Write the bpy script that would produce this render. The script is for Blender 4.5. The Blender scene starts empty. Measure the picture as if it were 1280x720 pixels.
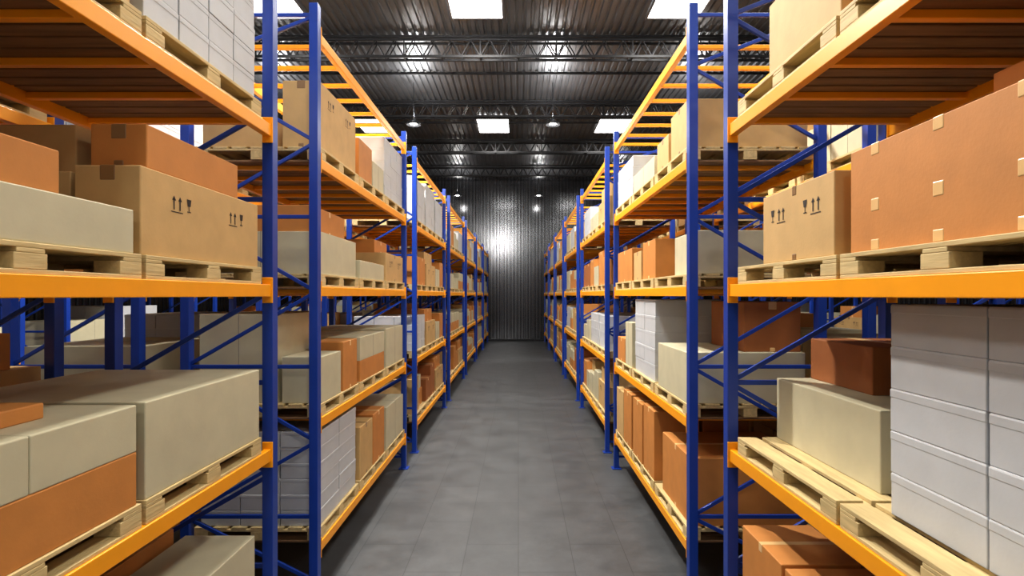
import bpy, math, random
from mathutils import Vector
random.seed(7)
S = bpy.context.scene
COL = S.collection
S.view_settings.view_transform = 'Standard'
S.view_settings.exposure = 0.0
S.view_settings.gamma = 0.9

# ------------------------------------------------------------ materials
def sr(r, g, b):
    f = lambda c: (c/255/12.92) if c/255 <= .04045 else ((c/255+.055)/1.055)**2.4
    return (f(r), f(g), f(b), 1)

def mat(name, col, rough=.6, metal=0., noise=.08, nscale=6., bump=0., bscale=60., stretch=(1, 1, 1), spec=.5):
    m = bpy.data.materials.new(name); m.use_nodes = True
    nt = m.node_tree; b = nt.nodes['Principled BSDF']
    b.inputs['Roughness'].default_value = rough
    b.inputs['Metallic'].default_value = metal
    b.inputs['Specular IOR Level'].default_value = spec
    tc = nt.nodes.new('ShaderNodeTexCoord'); mp = nt.nodes.new('ShaderNodeMapping')
    mp.inputs['Scale'].default_value = stretch
    nt.links.new(tc.outputs['Object'], mp.inputs['Vector'])
    n = nt.nodes.new('ShaderNodeTexNoise'); n.inputs['Scale'].default_value = nscale; n.inputs['Detail'].default_value = 4
    nt.links.new(mp.outputs[0], n.inputs['Vector'])
    r = nt.nodes.new('ShaderNodeValToRGB')
    r.color_ramp.elements[0].position = .3; r.color_ramp.elements[1].position = .7
    r.color_ramp.elements[0].color = (*[c*(1-noise) for c in col[:3]], 1)
    r.color_ramp.elements[1].color = (*[min(1, c*(1+noise)) for c in col[:3]], 1)
    nt.links.new(n.outputs['Fac'], r.inputs['Fac']); nt.links.new(r.outputs[0], b.inputs['Base Color'])
    if bump > 0:
        n2 = nt.nodes.new('ShaderNodeTexNoise'); n2.inputs['Scale'].default_value = bscale
        nt.links.new(mp.outputs[0], n2.inputs['Vector'])
        bp = nt.nodes.new('ShaderNodeBump'); bp.inputs['Strength'].default_value = bump; bp.inputs['Distance'].default_value = .01
        nt.links.new(n2.outputs['Fac'], bp.inputs['Height']); nt.links.new(bp.outputs[0], b.inputs['Normal'])
    return m

M = {}
M['tan'] = mat('cardboard_tan', sr(200, 166, 112), .7, noise=.07, bump=.05)
M['orange'] = mat('cardboard_orange', sr(198, 134, 68), .65, noise=.07, bump=.05)
M['brown'] = mat('cardboard_brown', sr(162, 100, 52), .65, noise=.08, bump=.05)
M['cream'] = mat('carton_cream', sr(198, 192, 164), .55, noise=.05, bump=.04)
M['white'] = mat('carton_white', sr(196, 199, 203), .5, noise=.04, bump=.03)
M['tape'] = mat('packing_tape', sr(230, 192, 136), .3, noise=.03)
M['tape_dk'] = mat('packing_tape_dark', sr(140, 108, 70), .3, noise=.03)
M['seam_w'] = mat('seam_light', sr(146, 142, 128), .8, noise=.03)
M['ink'] = mat('print_ink', sr(45, 32, 24), .7, noise=.02)
M['wood'] = mat('pallet_wood', sr(204, 182, 132), .7, noise=.16, nscale=5, bump=.2, bscale=14, stretch=(6, .7, 6))
M['deck'] = mat('deck_wood', sr(130, 98, 66), .75, noise=.2, nscale=4, bump=.2, bscale=14, stretch=(.7, 6, 6))
M['blue'] = mat('blue_powder_coat', sr(24, 62, 156), .35, noise=.05)
M['beam'] = mat('orange_powder_coat', sr(250, 168, 16), .4, noise=.03)
M['steel'] = mat('galvanised_steel', sr(140, 140, 145), .35, .8)
M['dark'] = mat('dark_steel', sr(30, 31, 34), .45, .5)
M['lampshade'] = mat('lamp_shade', sr(60, 62, 66), .35, .6)

def emis(name, col, s):
    m = bpy.data.materials.new(name); m.use_nodes = True
    b = m.node_tree.nodes['Principled BSDF']
    b.inputs['Base Color'].default_value = (.8, .8, .8, 1)
    b.inputs['Emission Color'].default_value = (*col, 1); b.inputs['Emission Strength'].default_value = s
    return m
M['panel'] = emis('skylight_panel_glow', (1, .98, .95), 6.)
M['bulb'] = emis('lamp_bulb', (1, .96, .9), 12.)

# ------------------------------------------------------------ builder
class B:
    def __init__(s): s.v = []; s.f = []; s.m = []; s.mats = []
    def mi(s, k):
        if k not in s.mats: s.mats.append(k)
        return s.mats.index(k)
    def box(s, x0, x1, y0, y1, z0, z1, k, rot=0, piv=None):
        n = len(s.v)
        vs = [(x0, y0, z0), (x1, y0, z0), (x1, y1, z0), (x0, y1, z0), (x0, y0, z1), (x1, y0, z1), (x1, y1, z1), (x0, y1, z1)]
        if rot:
            px, py = piv or ((x0+x1)/2, (y0+y1)/2); c, q = math.cos(rot), math.sin(rot)
            vs = [(px+(x-px)*c-(y-py)*q, py+(x-px)*q+(y-py)*c, z) for x, y, z in vs]
        s.v += vs
        for f in ((3, 2, 1, 0), (4, 5, 6, 7), (0, 1, 5, 4), (1, 2, 6, 5), (2, 3, 7, 6), (3, 0, 4, 7)):
            s.f.append([n+i for i in f]); s.m.append(s.mi(k))
    def bar(s, a, b, w, h, k):
        a = Vector(a); b = Vector(b); d = (b-a).normalized()
        up = Vector((0, 0, 1)) if abs(d.z) < .95 else Vector((0, 1, 0))
        r = d.cross(up).normalized()*w/2; u = r.cross(d).normalized()*h/2
        n = len(s.v)
        for p in (a, b):
            for e in (-r-u, r-u, r+u, -r+u): s.v.append(tuple(p+e))
        for f in ((0, 1, 2, 3), (7, 6, 5, 4), (0, 4, 5, 1), (1, 5, 6, 2), (2, 6, 7, 3), (3, 7, 4, 0)):
            s.f.append([n+i for i in f]); s.m.append(s.mi(k))
    def poly(s, pts, k):
        n = len(s.v); s.v += pts; s.f.append(list(range(n, n+len(pts)))); s.m.append(s.mi(k))
    def obj(s, name, bevel=0, loc=(0, 0, 0), parent=None):
        me = bpy.data.meshes.new(name); me.from_pydata(s.v, [], s.f)
        for k in s.mats: me.materials.append(M[k])
        me.polygons.foreach_set('material_index', s.m); me.update()
        return link(name, me, loc, bevel, parent)
def link(name, me, loc=(0, 0, 0), bevel=0, parent=None):
    o = bpy.data.objects.new(name, me); o.location = loc; COL.objects.link(o)
    if bevel:
        md = o.modifiers.new('bevel', 'BEVEL'); md.width = bevel; md.segments = 2; md.limit_method = 'ANGLE'
        md.harden_normals = False
    if parent: o.parent = parent
    return o

# ------------------------------------------------------------ dimensions
EYE = 2.67
XL, XR, DEP = -1.728, 1.472, 1.184
LEV = [.50, 1.59, 2.745, 3.87, 4.97]
TOP = 5.19
BAY, PER, Y0 = 3.78, 4.66, .20
WALLY = 32.5
CEIL = 9.49
HX = 11.0
PH = .115

# ------------------------------------------------------------ pallet rack (origin: front-left floor corner; x 0..DEP, y 0..BAY)
def rack_mesh():
    b = B()
    pw, pd = .085, .075
    for y in (0, BAY):
        for x in (0, DEP):
            sx = 1 if x == 0 else -1
            x0 = x; x1 = x+sx*pd
            b.box(min(x0, x1), max(x0, x1), y-pw/2, y+pw/2, 0, TOP, 'blue')
            b.box(min(x0, x1)-.035, max(x0, x1)+.035, y-pw/2-.03, y+pw/2+.03, 0, .012, 'blue')
        # bracing
        zz = [.18, .75, 1.4, 2.05, 2.7, 3.35, 4.0, 4.65, 5.1]
        for i, z in enumerate(zz):
            if i in (0, 1, 3, 5, 8): b.bar((.06, y, z), (DEP-.06, y, z), .025, .034, 'blue')
        for i in range(len(zz)-1):
            xa, xb = (.06, DEP-.06) if i % 2 else (DEP-.06, .06)
            b.bar((xa, y, zz[i]+.02), (xb, y, zz[i+1]-.02), .025, .032, 'blue')
    for li, z in enumerate(LEV):
        bh = .085
        for x0, x1 in ((.008, .058), (DEP-.058, DEP-.008)):
            b.box(x0, x1, pw/2, BAY-pw/2, z-bh, z, 'beam')
            for y in (pw/2, BAY-pw/2-.012):
                b.box(x0-.012, x1+.012, y, y+.012, z-.13, z+.05, 'beam')
        for i in range(8):
            y = .25+i*(BAY-.5)/7
            b.box(.058, DEP-.058, y-.022, y+.022, z-.06, z-.022, 'beam')
        if li < 4:
            n = 30; p = (BAY-.2)/n
            for i in range(n):
                b.box(.06, DEP-.06, .1+i*p, .1+i*p+p*.84, z-.021, z-.001, 'deck')
    return b.obj('pallet_rack', .004)
RACK = rack_mesh(); RME = RACK.data
first = True
def place_rack(x, y):
    global first
    if first:
        RACK.location = (x, y, 0); first = False
    else: link('pallet_rack', RME, (x, y, 0), .004)

# ------------------------------------------------------------ pallet
PX, PY = 1.12, 1.18
def pallet(b, ox, oy, oz, rot=0):
    px, py = ox+PX/2, oy+PY/2
    def bx(x0, x1, y0, y1, z0, z1): b.box(ox+x0, ox+x1, oy+y0, oy+y1, oz+z0, oz+z1, 'wood', rot, (px, py))
    n = 7; w = .128; g = (PX-n*w)/(n-1)
    for i in range(n): bx(i*(w+g), i*(w+g)+w, 0, PY, PH-.02, PH)
    for y in (0, PY/2-.06, PY-.12): bx(0, PX, y, y+.12, PH-.038, PH-.02)
    for x in (0, PX/2-.06, PX-.12):
        for y in (0, PY/2-.07, PY-.14): bx(x, x+.12, y, y+.14, .018, PH-.038)
        bx(x, x+.12, 0, PY, 0, .018)
pb = B(); pallet(pb, 0, 0, 0)
PO = pb.obj('wooden_pallet', .003); PME = PO.data
COL.objects.unlink(PO); bpy.data.objects.remove(PO)

# ------------------------------------------------------------ printed handling marks on an x-facing face
def marks(b, x, sgn, y, z, s=1.0):
    X = x+sgn*.0016
    def q(pts):
        P = [(X, y+u*s, z+w*s) for u, w in pts]
        if sgn < 0: P = P[::-1]
        b.poly(P, 'ink')
    for c in (-.045, -.015):   # two up arrows
        q([(c-.003, 0), (c+.003, 0), (c+.003, .03), (c-.003, .03)])
        q([(c-.010, .028), (c+.010, .028), (c, .042)])
    q([(-.06, -.008), (0, -.008), (0, -.005), (-.06, -.005)])
    q([(.020, .042), (.024, .02), (.040, .02), (.044, .042)])
    q([(.0305, .004), (.0335, .004), (.0335, .02), (.0305, .02)])
    q([(.022, .001), (.042, .001), (.042, .004), (.022, .004)])

# ------------------------------------------------------------ a shipping box
def sbox(b, x0, x1, y0, y1, z0, z1, k, aisle, rot=0, tape='x', mk=False, t=None):
    piv = ((x0+x1)/2, (y0+y1)/2)
    b.box(x0, x1, y0, y1, z0, z1, k, rot, piv)
    tk = t or ('tape' if k in ('orange', 'brown') else 'tape_dk')
    e = .0018; w = .05
    h = min(.055, (z1-z0)*.3)
    cream = k in ('cream', 'white')
    if cream: tk = 'seam_w'; w = .005; h = (z1-z0)-.004
    if tape == 'x':
        yc = (y0+y1)/2
        b.box(x0-e, x1+e, yc-w/2, yc+w/2, z1-h, z1+e, tk, rot, piv)
        if not cream: b.box(x0-e, x1+e, yc-w/2, yc+w/2, z0+.001, z0+h*.7, tk, rot, piv)
    elif tape == 'y':
        xc = (x0+x1)/2
        b.box(xc-w*.75, xc+w*.75, y0-e, y1+e, z1-h*1.3, z1+e, tk, rot, piv)
        if not cream: b.box(xc-w/2, xc+w/2, y0-e, y1+e, z0+.001, z0+h*.7, tk, rot, piv)
    if mk and not rot:
        X = x1 if aisle > 0 else x0
        marks(b, X, aisle, y0+(y1-y0)*.28, z1-.17, 1.7)
        marks(b, X, aisle, y0+(y1-y0)*.76, z1-.17, 1.7)

NAMES = {'tan': 'cardboard_box', 'orange': 'cardboard_box', 'brown': 'cardboard_box', 'cream': 'cream_carton', 'white': 'white_carton'}
def one(side, d0, d1, y0, y1, z0, z1, k, **kw):
    if side < 0: x0, x1, a = XL-d1, XL-d0, 1
    else: x0, x1, a = XR+d0, XR+d1, -1
    cx, cy = (x0+x1)/2, (y0+y1)/2
    b = B(); sbox(b, x0-cx, x1-cx, y0-cy, y1-cy, 0, z1-z0, k, a, **kw)
    return b.obj(NAMES[k], .006, (cx, cy, z0))

def cartons(b, x0, x1, y0, y1, z0, z1, k, nx, ny, nz, jit=.006):
    dx, dy, dz = (x1-x0)/nx, (y1-y0)/ny, (z1-z0)/nz
    for l in range(nz):
        for i in range(nx):
            for j in range(ny):
                jx = random.uniform(0, jit); jy = random.uniform(0, jit)
                a, c = x0+i*dx+jx, y0+j*dy+jy
                b.box(a, a+dx-jit-.002, c, c+dy-jit-.002, z0+l*dz, z0+(l+1)*dz, k)
                b.box(a-.0015, a+dx-jit-.0005, c-.0015, c+dy-jit-.0005, z0+(l+1)*dz-dz*.22, z0+(l+1)*dz-.004, k)
def stack(side, d0, d1, y0, y1, z0, z1, k, nx, ny, nz, name=None):
    if side < 0: x0, x1 = XL-d1, XL-d0
    else: x0, x1 = XR+d0, XR+d1
    b = B(); cx, cy = (x0+x1)/2, (y0+y1)/2
    cartons(b, x0-cx, x1-cx, y0-cy, y1-cy, 0, z1-z0, k, nx, ny, nz)
    return b.obj(name or ('stacked_white_cartons' if k == 'white' else 'stacked_cardboard_boxes'), .004, (cx, cy, z0))
def pal(side, y, lv, d=.02):
    x = XL-d-PX if side < 0 else XR+d
    link('wooden_pallet', PME, (x, y, LEV[lv]), .003)

# ------------------------------------------------------------ random pallet load
def rload(b, x0, x1, y0, y1, z, aisle, hmax=.85, kind=None):
    kind = kind or random.choice(['cream', 'tan', 'orange', 'white', 'mix', 'mix2', 'twotone', 'creams'])
    W = x1-x0; L = y1-y0
    if kind == 'cream':
        h = random.uniform(.35, .6); sbox(b, x0+.03, x1-.03, y0+.03, y1-.03, z, z+h, 'cream', aisle)
        if random.random() < .5: sbox(b, x0+.15, x1-.2, y0+.2, y0+.75, z+h, z+h+.24, random.choice(['orange', 'brown', 'cream']), aisle)
    elif kind == 'tan':
        h = random.uniform(.4, .5); sbox(b, x0+.03, x1-.03, y0+.02, y1-.02, z, z+h, 'tan', aisle, mk=True)
        sbox(b, x0+.06, x1-.08, y0+.04, y1-.2, z+h, z+h+.24, random.choice(['orange', 'tan']), aisle)
    elif kind == 'orange':
        ky = random.choice(['orange', 'brown', 'orange'])
        for i in range(2):
            for j in range(2):
                ya = y0+.03+j*(L-.06)/2; xa = x0+.03+i*(W-.06)/2; h = random.choice([.42, .5, .62])
                sbox(b, xa, xa+(W-.06)/2-.01, ya, ya+(L-.06)/2-.01, z, z+h, ky, aisle)
    elif kind == 'white':
        n = random.choice([4, 5, 6]); cartons(b, x0+.04, x1-.04, y0+.04, y1-.04, z, z+min(hmax, n*.15), 'white', 3, 3, n)
    elif kind == 'mix':
        sbox(b, x0+.03, x1-.03, y0+.02, y0+L*.5, z, z+.38, 'cream', aisle)
        sbox(b, x0+.03, x1-.03, y0+L*.52, y1-.03, z, z+.55, 'orange', aisle)
        sbox(b, x0+.15, x1-.2, y0+.06, y0+L*.46, z+.38, z+.62, 'tan', aisle)
    elif kind == 'mix2':
        sbox(b, x0+.05, x1-.05, y0+.03, y0+L*.45, z, z+.6, 'tan', aisle)
        sbox(b, x0+.03, x1-.1, y0+L*.48, y1-.02, z, z+.3, 'orange', aisle)
        sbox(b, x0+.03, x1-.12, y0+L*.5, y1-.05, z+.3, z+.55, 'cream', aisle)
    elif kind == 'twotone':
        sbox(b, x0+.02, x1-.02, y0+.02, y1-.02, z, z+.24, 'orange', aisle)
        sbox(b, x0+.02, x1-.02, y0+.02, y1-.02, z+.24, z+.48, 'cream', aisle)
    else:
        for j in range(2):
            ya = y0+.03+j*(L-.06)/2; h = random.choice([.3, .42, .55])
            sbox(b, x0+.03, x1-.03, ya, ya+(L-.06)/2-.015, z, z+h, 'cream', aisle)
SL = [.07, 1.30, 2.53]
def unit_load(x, y, aisle, levels=(0, 1, 2, 3), name='stacked_cardboard_boxes'):
    b = B()
    for l in levels:
        for s in SL:
            k = None
            if l == 3: k = random.choice(['white', 'white', 'tan', 'creams', 'mix', 'white'])
            rload(b, .04, .04+PX, s, s+PY, LEV[l]+PH, aisle, kind=k)
    return b.obj(name, .005, (x, y, 0))
ub = B()
for l in range(4):
    for s in SL: pallet(ub, .035, s, LEV[l])
UO = ub.obj('wooden_pallets', 0); UME = UO.data; bpy.data.objects.remove(UO)

# ------------------------------------------------------------ racks & far loads
rows = {'L': XL-DEP, 'R': XR}
for k in range(7):
    y = Y0+k*PER
    for nm, x in rows.items():
        place_rack(x, y)
        if k >= 2:
            unit_load(x, y, 1 if nm == 'L' else -1)
            link('wooden_pallets', UME, (x, y, 0))
var = []
for i in range(4):
    o = unit_load(0, 0, 1 if i % 2 else -1); var.append(o.data); bpy.data.objects.remove(o)
for ri, x in enumerate((XL-DEP*2-.35, XR+DEP+.35, XL-DEP*2-.35-3.2-DEP, XR+DEP*2+.35+3.2)):
    for k in range(7):
        y = Y0+k*PER
        place_rack(x, y)
        link('stacked_cardboard_boxes', var[(ri*3+k*5+k//2) % 4], (x, y, 0), .005)
        link('wooden_pallets', UME, (x, y, 0))

# ------------------------------------------------------------ hand placed loads
P = [.26, 1.42, 2.63]
Q = [4.95, 6.19, 7.42]
for side in (-1, 1):
    for l in range(4):
        for y in P: pal(side, y, l)
        for y in Q: pal(side, y, l)
z1, z2, z3, z4 = [z+PH for z in LEV[:4]]
# ---- LEFT rack 0
one(-1, .04, .35, 2.62, 3.80, z3, 3.28, 'tan', tape='y', mk=True)
one(-1, .05, .32, 2.68, 3.55, 3.28, 3.49, 'orange', tape='y', t='tape_dk')
one(-1, .40, 1.10, 2.66, 3.78, z3, 3.26, 'tan', tape='x')
one(-1, .42, .98, 2.72, 3.30, 3.26, 3.50, 'tan', tape='x')
one(-1, .03, 1.08, 1.45, 2.56, z3, 3.06, 'cream', tape='')
one(-1, .05, .48, 1.50, 2.17, 3.06, 3.23, 'orange', tape='')
one(-1, .50, 1.05, 1.62, 2.40, 3.06, 3.43, 'orange', tape='')
one(-1, .03, 1.1, .30, 1.38, z3, 3.2, 'tan')
stack(-1, .05, 1.09, 2.66, 3.79, z4, z4+.96, 'white', 3, 4, 6)
one(-1, .04, 1.08, 1.45, 2.55, z4, z4+.5, 'tan')
one(-1, .04, 1.08, .3, 1.38, z4, z4+.4, 'cream')
one(-1, .03, 1.12, 2.64, 3.80, z2, 2.165, 'cream', tape='')
one(-1, .03, 1.1, 1.45, 2.58, z2, 1.95, 'orange', tape='')
one(-1, .03, 1.1, 2.015, 2.58, 1.95, 2.165, 'cream', tape='')
one(-1, .03, 1.1, 1.45, 2.012, 1.95, 2.165, 'cream', tape='')
one(-1, .22, .85, 1.75, 2.30, 2.165, 2.23, 'orange')
one(-1, .03, 1.1, .3, 1.38, z2, 2.1, 'cream')
one(-1, .05, .52, 2.66, 3.78, z1, 1.05, 'cream', tape='')
one(-1, .56, 1.08, 2.85, 3.72, z1, 1.12, 'orange', tape='y')
one(-1, .05, 1.08, 1.5, 2.52, z1, 1.1, 'orange')
# ---- LEFT rack 1
one(-1, .04, .37, 4.98, 6.08, z4, 4.58, 'tan', mk=True, tape='y')
one(-1, .42, 1.08, 4.98, 6.0, z4, 4.24, 'tan')
one(-1, .04, .9, 6.21, 6.76, z4, 4.42, 'orange', tape='y')
one(-1, .04, 1.0, 6.80, 7.34, z4, 4.30, 'cream')
stack(-1, .05, 1.09, 7.45, 8.58, z4, z4+.80, 'white', 3, 3, 5)
one(-1, .04, 1.10, 4.99, 6.09, z3, 3.24, 'cream', tape='y')
one(-1, .12, 1.02, 5.02, 5.95, 3.24, 3.48, 'orange', tape='x')
one(-1, .03, .5, 6.22, 7.32, z3, 3.06, 'cream', tape='')
one(-1, .52, 1.08, 6.25, 7.15, z3, 3.36, 'orange')
one(-1, .04, 1.08, 7.46, 8.56, z3, 3.24, 'tan', mk=True)
one(-1, .2, 1.0, 7.5, 8.2, 3.24, 3.42, 'orange')
one(-1, .42, 1.12, 5.0, 6.08, z2, 2.50, 'cream', tape='y')
one(-1, .03, .38, 4.99, 5.55, z2, 2.12, 'cream', tape='')
one(-1, .03, .36, 5.62, 6.1, z2, 2.2, 'orange')
one(-1, .03, 1.08, 6.22, 7.33, z2, 1.94, 'orange', tape='')
one(-1, .03, 1.08, 6.22, 7.33, 1.94, 2.20, 'cream', tape='x')
one(-1, .03, 1.08, 7.45, 8.5, z2, 2.22, 'cream', tape='x')
stack(-1, .04, 1.10, 4.98, 6.1, z1, z1+.84, 'white', 3, 2, 6)
one(-1, .03, 1.08, 6.22, 6.75, z1, 1.2, 'tan')
one(-1, .03, 1.08, 6.78, 7.34, z1, 1.22, 'orange')
one(-1, .03, 1.08, 7.45, 8.53, z1, 1.17, 'cream')

# ---- RIGHT rack 0
one(1, .04, 1.08, 2.68, 3.46, z3, 3.27, 'tan', tape='x', mk=True)
# large taped box
b = B(); hgt = 3.32-z3
b.box(.05, 1.09, 1.45, 2.565, 0, hgt, 'orange')
for yy in (1.68, 2.03, 2.39):
    b.box(.0482, 1.0918, yy-.027, yy+.027, hgt-.05, hgt+.0018, 'tape')
    b.box(.0482, .06, yy-.027, yy+.027, .17, .225, 'tape')
    b.box(.0482, .06, yy-.027, yy+.027, .004, .05, 'tape')
b.obj('cardboard_box', .004, (XR, 0, z3))
one(1, .35, 1.05, 1.45, 2.15, 3.32, 3.52, 'orange')
one(1, .04, 1.08, .3, 1.36, z3, 3.3, 'orange')
one(1, .05, 1.08, 2.64, 3.40, z4, 4.42, 'tan', tape='')
one(1, .05, 1.08, 1.50, 2.50, z4, 4.5, 'orange')
one(1, .05, 1.08, .3, 1.38, z4, 4.5, 'cream')
one(1, .28, 1.1, 2.71, 3.80, z2, 2.11, 'cream', tape='')
one(1, .50, 1.05, 3.12, 3.78, 2.11, 2.38, 'brown', tape='y')
stack(1, .17, 1.1, 1.45, 2.48, z2, 2.63, 'white', 2, 2, 5)
stack(1, .17, 1.1, .3, 1.38, z2, 2.6, 'white', 2, 2, 5)
one(1, .04, .50, 3.22, 3.78, z1, 1.12, 'orange')
one(1, .04, .50, 2.64, 3.18, z1, 1.12, 'orange')
one(1, .54, 1.08, 2.70, 3.76, z1, 1.09, 'orange', tape='y')
one(1, .04, 1.08, 1.5, 2.5, z1, 1.1, 'tan')
# ---- RIGHT rack 1
one(1, .04, .40, 4.98, 5.55, z4, 4.42, 'tan')
one(1, .46, 1.1, 4.98, 5.60, z4, 4.20, 'tan')
one(1, .04, 1.08, 5.6+.04, 6.1, z4, 4.30, 'tan')
one(1, .04, 1.08, 6.22, 7.33, z4, 4.22, 'cream')
stack(1, .05, 1.08, 7.45, 8.56, z4, z4+.55, 'white', 3, 3, 4)
one(1, .12, 1.10, 4.99, 5.7, z3, 3.25, 'cream', tape='')
one(1, .05, 1.08, 6.22, 6.85, z3, 3.30, 'orange')
one(1, .04, 1.08, 6.90, 7.33, z3, 3.22, 'tan')
one(1, .04, 1.08, 7.45, 8.5, z3, 3.3, 'orange')
one(1, .03, 1.08, 4.98, 6.02, z2, 2.16, 'cream', tape='')
one(1, .56, 1.07, 5.04, 5.9, 2.16, 2.61, 'brown', tape='y')
stack(1, .05, .80, 6.24, 7.3, z2, 2.62, 'white', 2, 2, 5)
one(1, .04, 1.06, 7.45, 7.9, z2, 2.30, 'cream')
one(1, .04, 1.06, 7.95, 8.5, z2, 2.05, 'orange')
one(1, .06, 1.10, 4.98, 5.95, z1, 1.22, 'orange', tape='x')
one(1, .03, .53, 6.2, 6.72, z1, 1.38, 'orange')
one(1, .57, 1.08, 6.2, 6.75, z1, 1.3, 'brown')
one(1, .03, 1.05, 6.8, 7.34, z1, 1.34, 'orange')
one(1, .03, 1.05, 7.45, 7.98, z1, 1.34, 'orange')
one(1, .03, 1.05, 8.02, 8.55, z1, 1.28, 'tan')

# ------------------------------------------------------------ building shell
b = B(); b.box(-HX-.2, HX+.2, -9, WALLY+.2, -.2, 0, 'dark'); fl = b.obj('floor')
fm = bpy.data.materials.new('concrete_floor_tiles'); fm.use_nodes = True
nt = fm.node_tree; pb_ = nt.nodes['Principled BSDF']
tc = nt.nodes.new('ShaderNodeTexCoord'); mp = nt.nodes.new('ShaderNodeMapping')
mp.inputs['Rotation'].default_value = (0, 0, math.pi/2)
nt.links.new(tc.outputs['Object'], mp.inputs[0])
br = nt.nodes.new('ShaderNodeTexBrick'); br.inputs['Scale'].default_value = 1
br.inputs['Brick Width'].default_value = 1.2; br.inputs['Row Height'].default_value = .55
br.inputs['Mortar Size'].default_value = .004; br.inputs['Mortar Smooth'].default_value = .2
br.inputs['Color1'].default_value = sr(79, 81, 83); br.inputs['Color2'].default_value = sr(75, 77, 79)
br.inputs['Mortar'].default_value = sr(58, 59, 61)
nt.links.new(mp.outputs[0], br.inputs['Vector'])
n1 = nt.nodes.new('ShaderNodeTexNoise'); n1.inputs['Scale'].default_value = 1.8; n1.inputs['Detail'].default_value = 12; n1.inputs['Roughness'].default_value = .78
nt.links.new(tc.outputs['Object'], n1.inputs['Vector'])
mr = nt.nodes.new('ShaderNodeMapRange'); mr.inputs[1].default_value = .3; mr.inputs[2].default_value = .7; mr.inputs[3].default_value = .6; mr.inputs[4].default_value = 1.4
nt.links.new(n1.outputs['Fac'], mr.inputs[0])
vm = nt.nodes.new('ShaderNodeVectorMath'); vm.operation = 'SCALE'
nt.links.new(br.outputs['Color'], vm.inputs[0]); nt.links.new(mr.outputs[0], vm.inputs['Scale'])
nt.links.new(vm.outputs[0], pb_.inputs['Base Color'])
mr2 = nt.nodes.new('ShaderNodeMapRange'); mr2.inputs[1].default_value = .3; mr2.inputs[2].default_value = .7; mr2.inputs[3].default_value = .36; mr2.inputs[4].default_value = .52
nt.links.new(n1.outputs['Fac'], mr2.inputs[0]); nt.links.new(mr2.outputs[0], pb_.inputs['Roughness'])
bp = nt.nodes.new('ShaderNodeBump'); bp.inputs['Strength'].default_value = .15; bp.inputs['Distance'].default_value = .01
nt.links.new(br.outputs['Fac'], bp.inputs['Height']); bp.invert = True
nt.links.new(bp.outputs[0], pb_.inputs['Normal'])
fl.data.materials[0] = fm

M['ceilm'] = mat('corrugated_ceiling_metal', sr(128, 130, 134), .38, .9, noise=.06, nscale=2)
M['wallm'] = mat('corrugated_wall_metal', sr(86, 87, 90), .19, .9, noise=.06, nscale=2)
def profile(a, b_, pitch, dep):
    pts = []; x = a
    while x < b_-1e-6:
        pts += [(x, 0), (x+pitch*.5, 0), (x+pitch*.62, dep), (x+pitch*.88, dep)]
        x += pitch
    pts.append((b_, 0)); return pts
pr = profile(-HX, HX, .2, .045)
def sheet(name, pr, fn0, fn1, k):
    b = B(); n = len(pr)
    b.v = [fn0(*p) for p in pr]+[fn1(*p) for p in pr]
    b.f = [[i, i+1, n+i+1, n+i] for i in range(n-1)]; b.mi(k); b.m = [0]*len(b.f)
    return b.obj(name)
sheet('ceiling', pr, lambda x, d: (x, -9, CEIL+d), lambda x, d: (x, WALLY+.05, CEIL+d), 'ceilm')
sheet('wall_back', pr, lambda x, d: (x, WALLY+d, 0), lambda x, d: (x, WALLY+d, CEIL+.05), 'wallm')
pr2 = profile(-9, WALLY, .2, .045)
sheet('wall_left', pr2, lambda y, d: (-HX-d, y, 0), lambda y, d: (-HX-d, y, CEIL+.03), 'wallm')
sheet('wall_right', pr2, lambda y, d: (HX+d, y, 0), lambda y, d: (HX+d, y, CEIL+.03), 'wallm')
b = B(); b.box(-HX, HX, WALLY-.03, WALLY-.002, 0, .12, 'dark'); b.obj('baseboard_back')

b = B(); y = -7.35
while y < WALLY-.2:
    b.box(-HX, HX, y-.03, y+.03, CEIL-.06, CEIL-.002, 'dark'); y += 2.45
b.obj('ceiling_purlins')
def truss(y):
    b = B(); zt, zb = CEIL-.12, CEIL-.56
    for yy in (y-.12, y+.12):
        b.bar((-HX, yy, zt), (HX, yy, zt), .05, .06, 'dark')
        b.bar((-HX, yy, zb), (HX, yy, zb), .05, .06, 'dark')
        n = 44; p = 2*HX/n
        for i in range(n):
            x = -HX+i*p
            b.bar((x, yy, zb), (x+p/2, yy, zt), .025, .025, 'dark')
            b.bar((x+p/2, yy, zt), (x+p, yy, zb), .025, .025, 'dark')
            if i % 4 == 0: b.bar((x, yy, zb), (x, yy, zt), .03, .03, 'dark')
    n = 22
    for i in range(n+1):
        x = -HX+i*2*HX/n; b.bar((x, y-.12, zb), (x, y+.12, zb), .03, .03, 'dark')
    b.obj('roof_truss')
for y in (-5, 0., 4.95, 9.9, 14.8, 19.7, 24.6, 29.5): truss(y)

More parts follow.
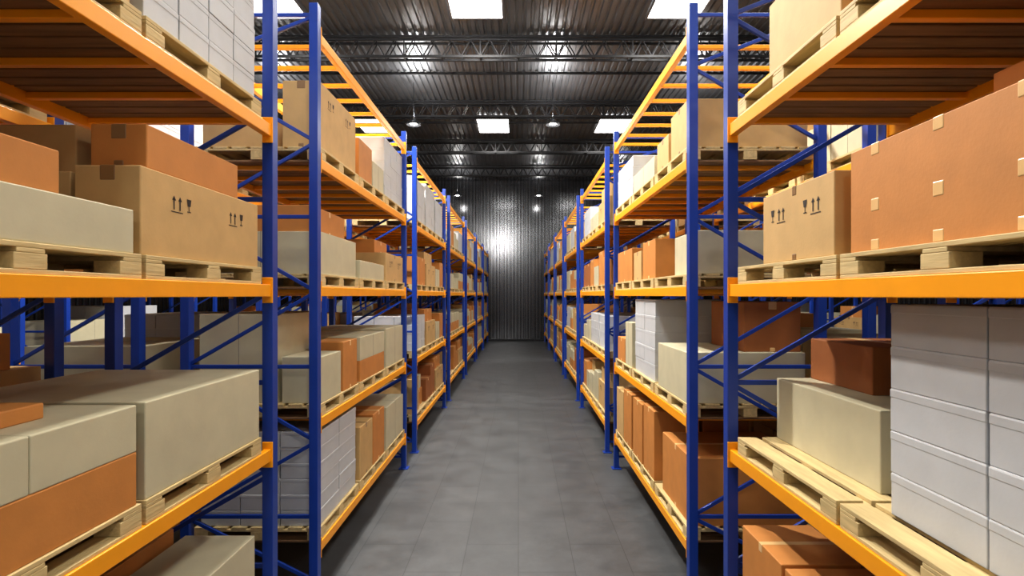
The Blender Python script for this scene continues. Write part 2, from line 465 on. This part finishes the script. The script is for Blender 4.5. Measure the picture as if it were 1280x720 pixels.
# ------------------------------------------------------------ lights
def area(name, loc, sx, sy, e, parent=None, col=(1, .962, .89)):
    l = bpy.data.lights.new(name, 'AREA'); l.shape = 'RECTANGLE'; l.size = sx; l.size_y = sy; l.energy = e; l.color = col
    o = bpy.data.objects.new(name, l); o.location = loc; COL.objects.link(o)
    if parent: o.parent = parent
    return o
for yi in (-6.6, 3.05, 12.7, 22.35):
    for xi in (-5.77, -1.0, 3.77, 8.54):
        b = B()
        b.box(-.61, .61, -1.0, 1.0, -.03, -.01, 'panel')
        for x0, x1, y0, y1 in ((-.66, -.61, -1.05, 1.05), (.61, .66, -1.05, 1.05), (-.61, .61, -1.05, -1.0), (-.61, .61, 1.0, 1.05)):
            b.box(x0, x1, y0, y1, -.045, .0, 'steel')
        o = b.obj('ceiling_light_panel', 0, (xi, yi, CEIL-.005))
        area('panel_light', (0, 0, -.036), 1.2, 1.95, 310 if abs(xi) < 4 else 110, o)

def lamp(x, y, z, e, up=60):
    root = bpy.data.objects.new('pendant_lamp', None); root.location = (x, y, z); COL.objects.link(root)
    b = B(); n = 24
    prof = [(.05, .22), (.07, .16), (.2, .08), (.24, 0), (.225, 0), (.19, .07), (.06, .15)]
    for r, h in prof:
        for i in range(n): b.v.append((r*math.cos(2*math.pi*i/n), r*math.sin(2*math.pi*i/n), h))
    for j in range(len(prof)-1):
        for i in range(n):
            b.f.append([j*n+i, j*n+(i+1) % n, (j+1)*n+(i+1) % n, (j+1)*n+i])
    b.f.append([i for i in range(n)]); b.mi('lampshade'); b.m = [0]*len(b.f)
    sh = b.obj('shade', parent=root)
    for p in sh.data.polygons: p.use_smooth = len(p.vertices) == 4
    b = B(); b.bar((0, 0, .2), (0, 0, CEIL-z-.02), .02, .02, 'lampshade'); b.obj('rod', parent=root)
    b = B(); m = 12
    b.v = [(0, 0, -.01)]+[(.12*math.cos(2*math.pi*i/m), .12*math.sin(2*math.pi*i/m), .03) for i in range(m)]+[(0, 0, .08)]
    for i in range(m):
        b.f += [[0, 1+(i+1) % m, 1+i], [m+1, 1+i, 1+(i+1) % m]]
    b.mi('bulb'); b.m = [0]*len(b.f); b.obj('bulb', parent=root)
    l = bpy.data.lights.new('lamp_light', 'POINT'); l.energy = e; l.shadow_soft_size = .12; l.color = (1, .95, .88)
    o = bpy.data.objects.new('lamp_light', l); o.location = (0, 0, -.14); COL.objects.link(o); o.parent = root
    if up:  # added spot above the shade to brighten the ceiling, no bulb modelled for it
        l = bpy.data.lights.new('added_uplight', 'SPOT'); l.energy = up*4; l.shadow_soft_size = .05; l.color = (1, .97, .93); l.spot_size = math.radians(165); l.spot_blend = .6
        o = bpy.data.objects.new('added_uplight', l); o.location = (0.06, 0, .26); o.rotation_euler = (math.pi, 0, 0); COL.objects.link(o); o.parent = root
for y, e in ((5.1, 40), (17.9, 50), (30.7, 30)):
    for x in (-7.8, -3.35, 1.10, 5.55): lamp(x, y, 8.11, e, 85 if y < 20 else 50)
lamp(-1.7, 8.06, 8.11, 3000)

w = bpy.data.worlds.new('World'); S.world = w; w.use_nodes = True
w.node_tree.nodes['Background'].inputs[0].default_value = (1, .98, .94, 1)
w.node_tree.nodes['Background'].inputs[1].default_value = .5

# ------------------------------------------------------------ camera
cam = bpy.data.cameras.new('camera'); co = bpy.data.objects.new('camera', cam); COL.objects.link(co)
co.location = (0, 0, EYE); co.rotation_euler = (math.pi/2, 0, 0)
cam.sensor_width = 36; cam.lens = 36*700/1280
cam.shift_x = -8/1280; cam.shift_y = 9/1280
cam.clip_start = .05
S.camera = co
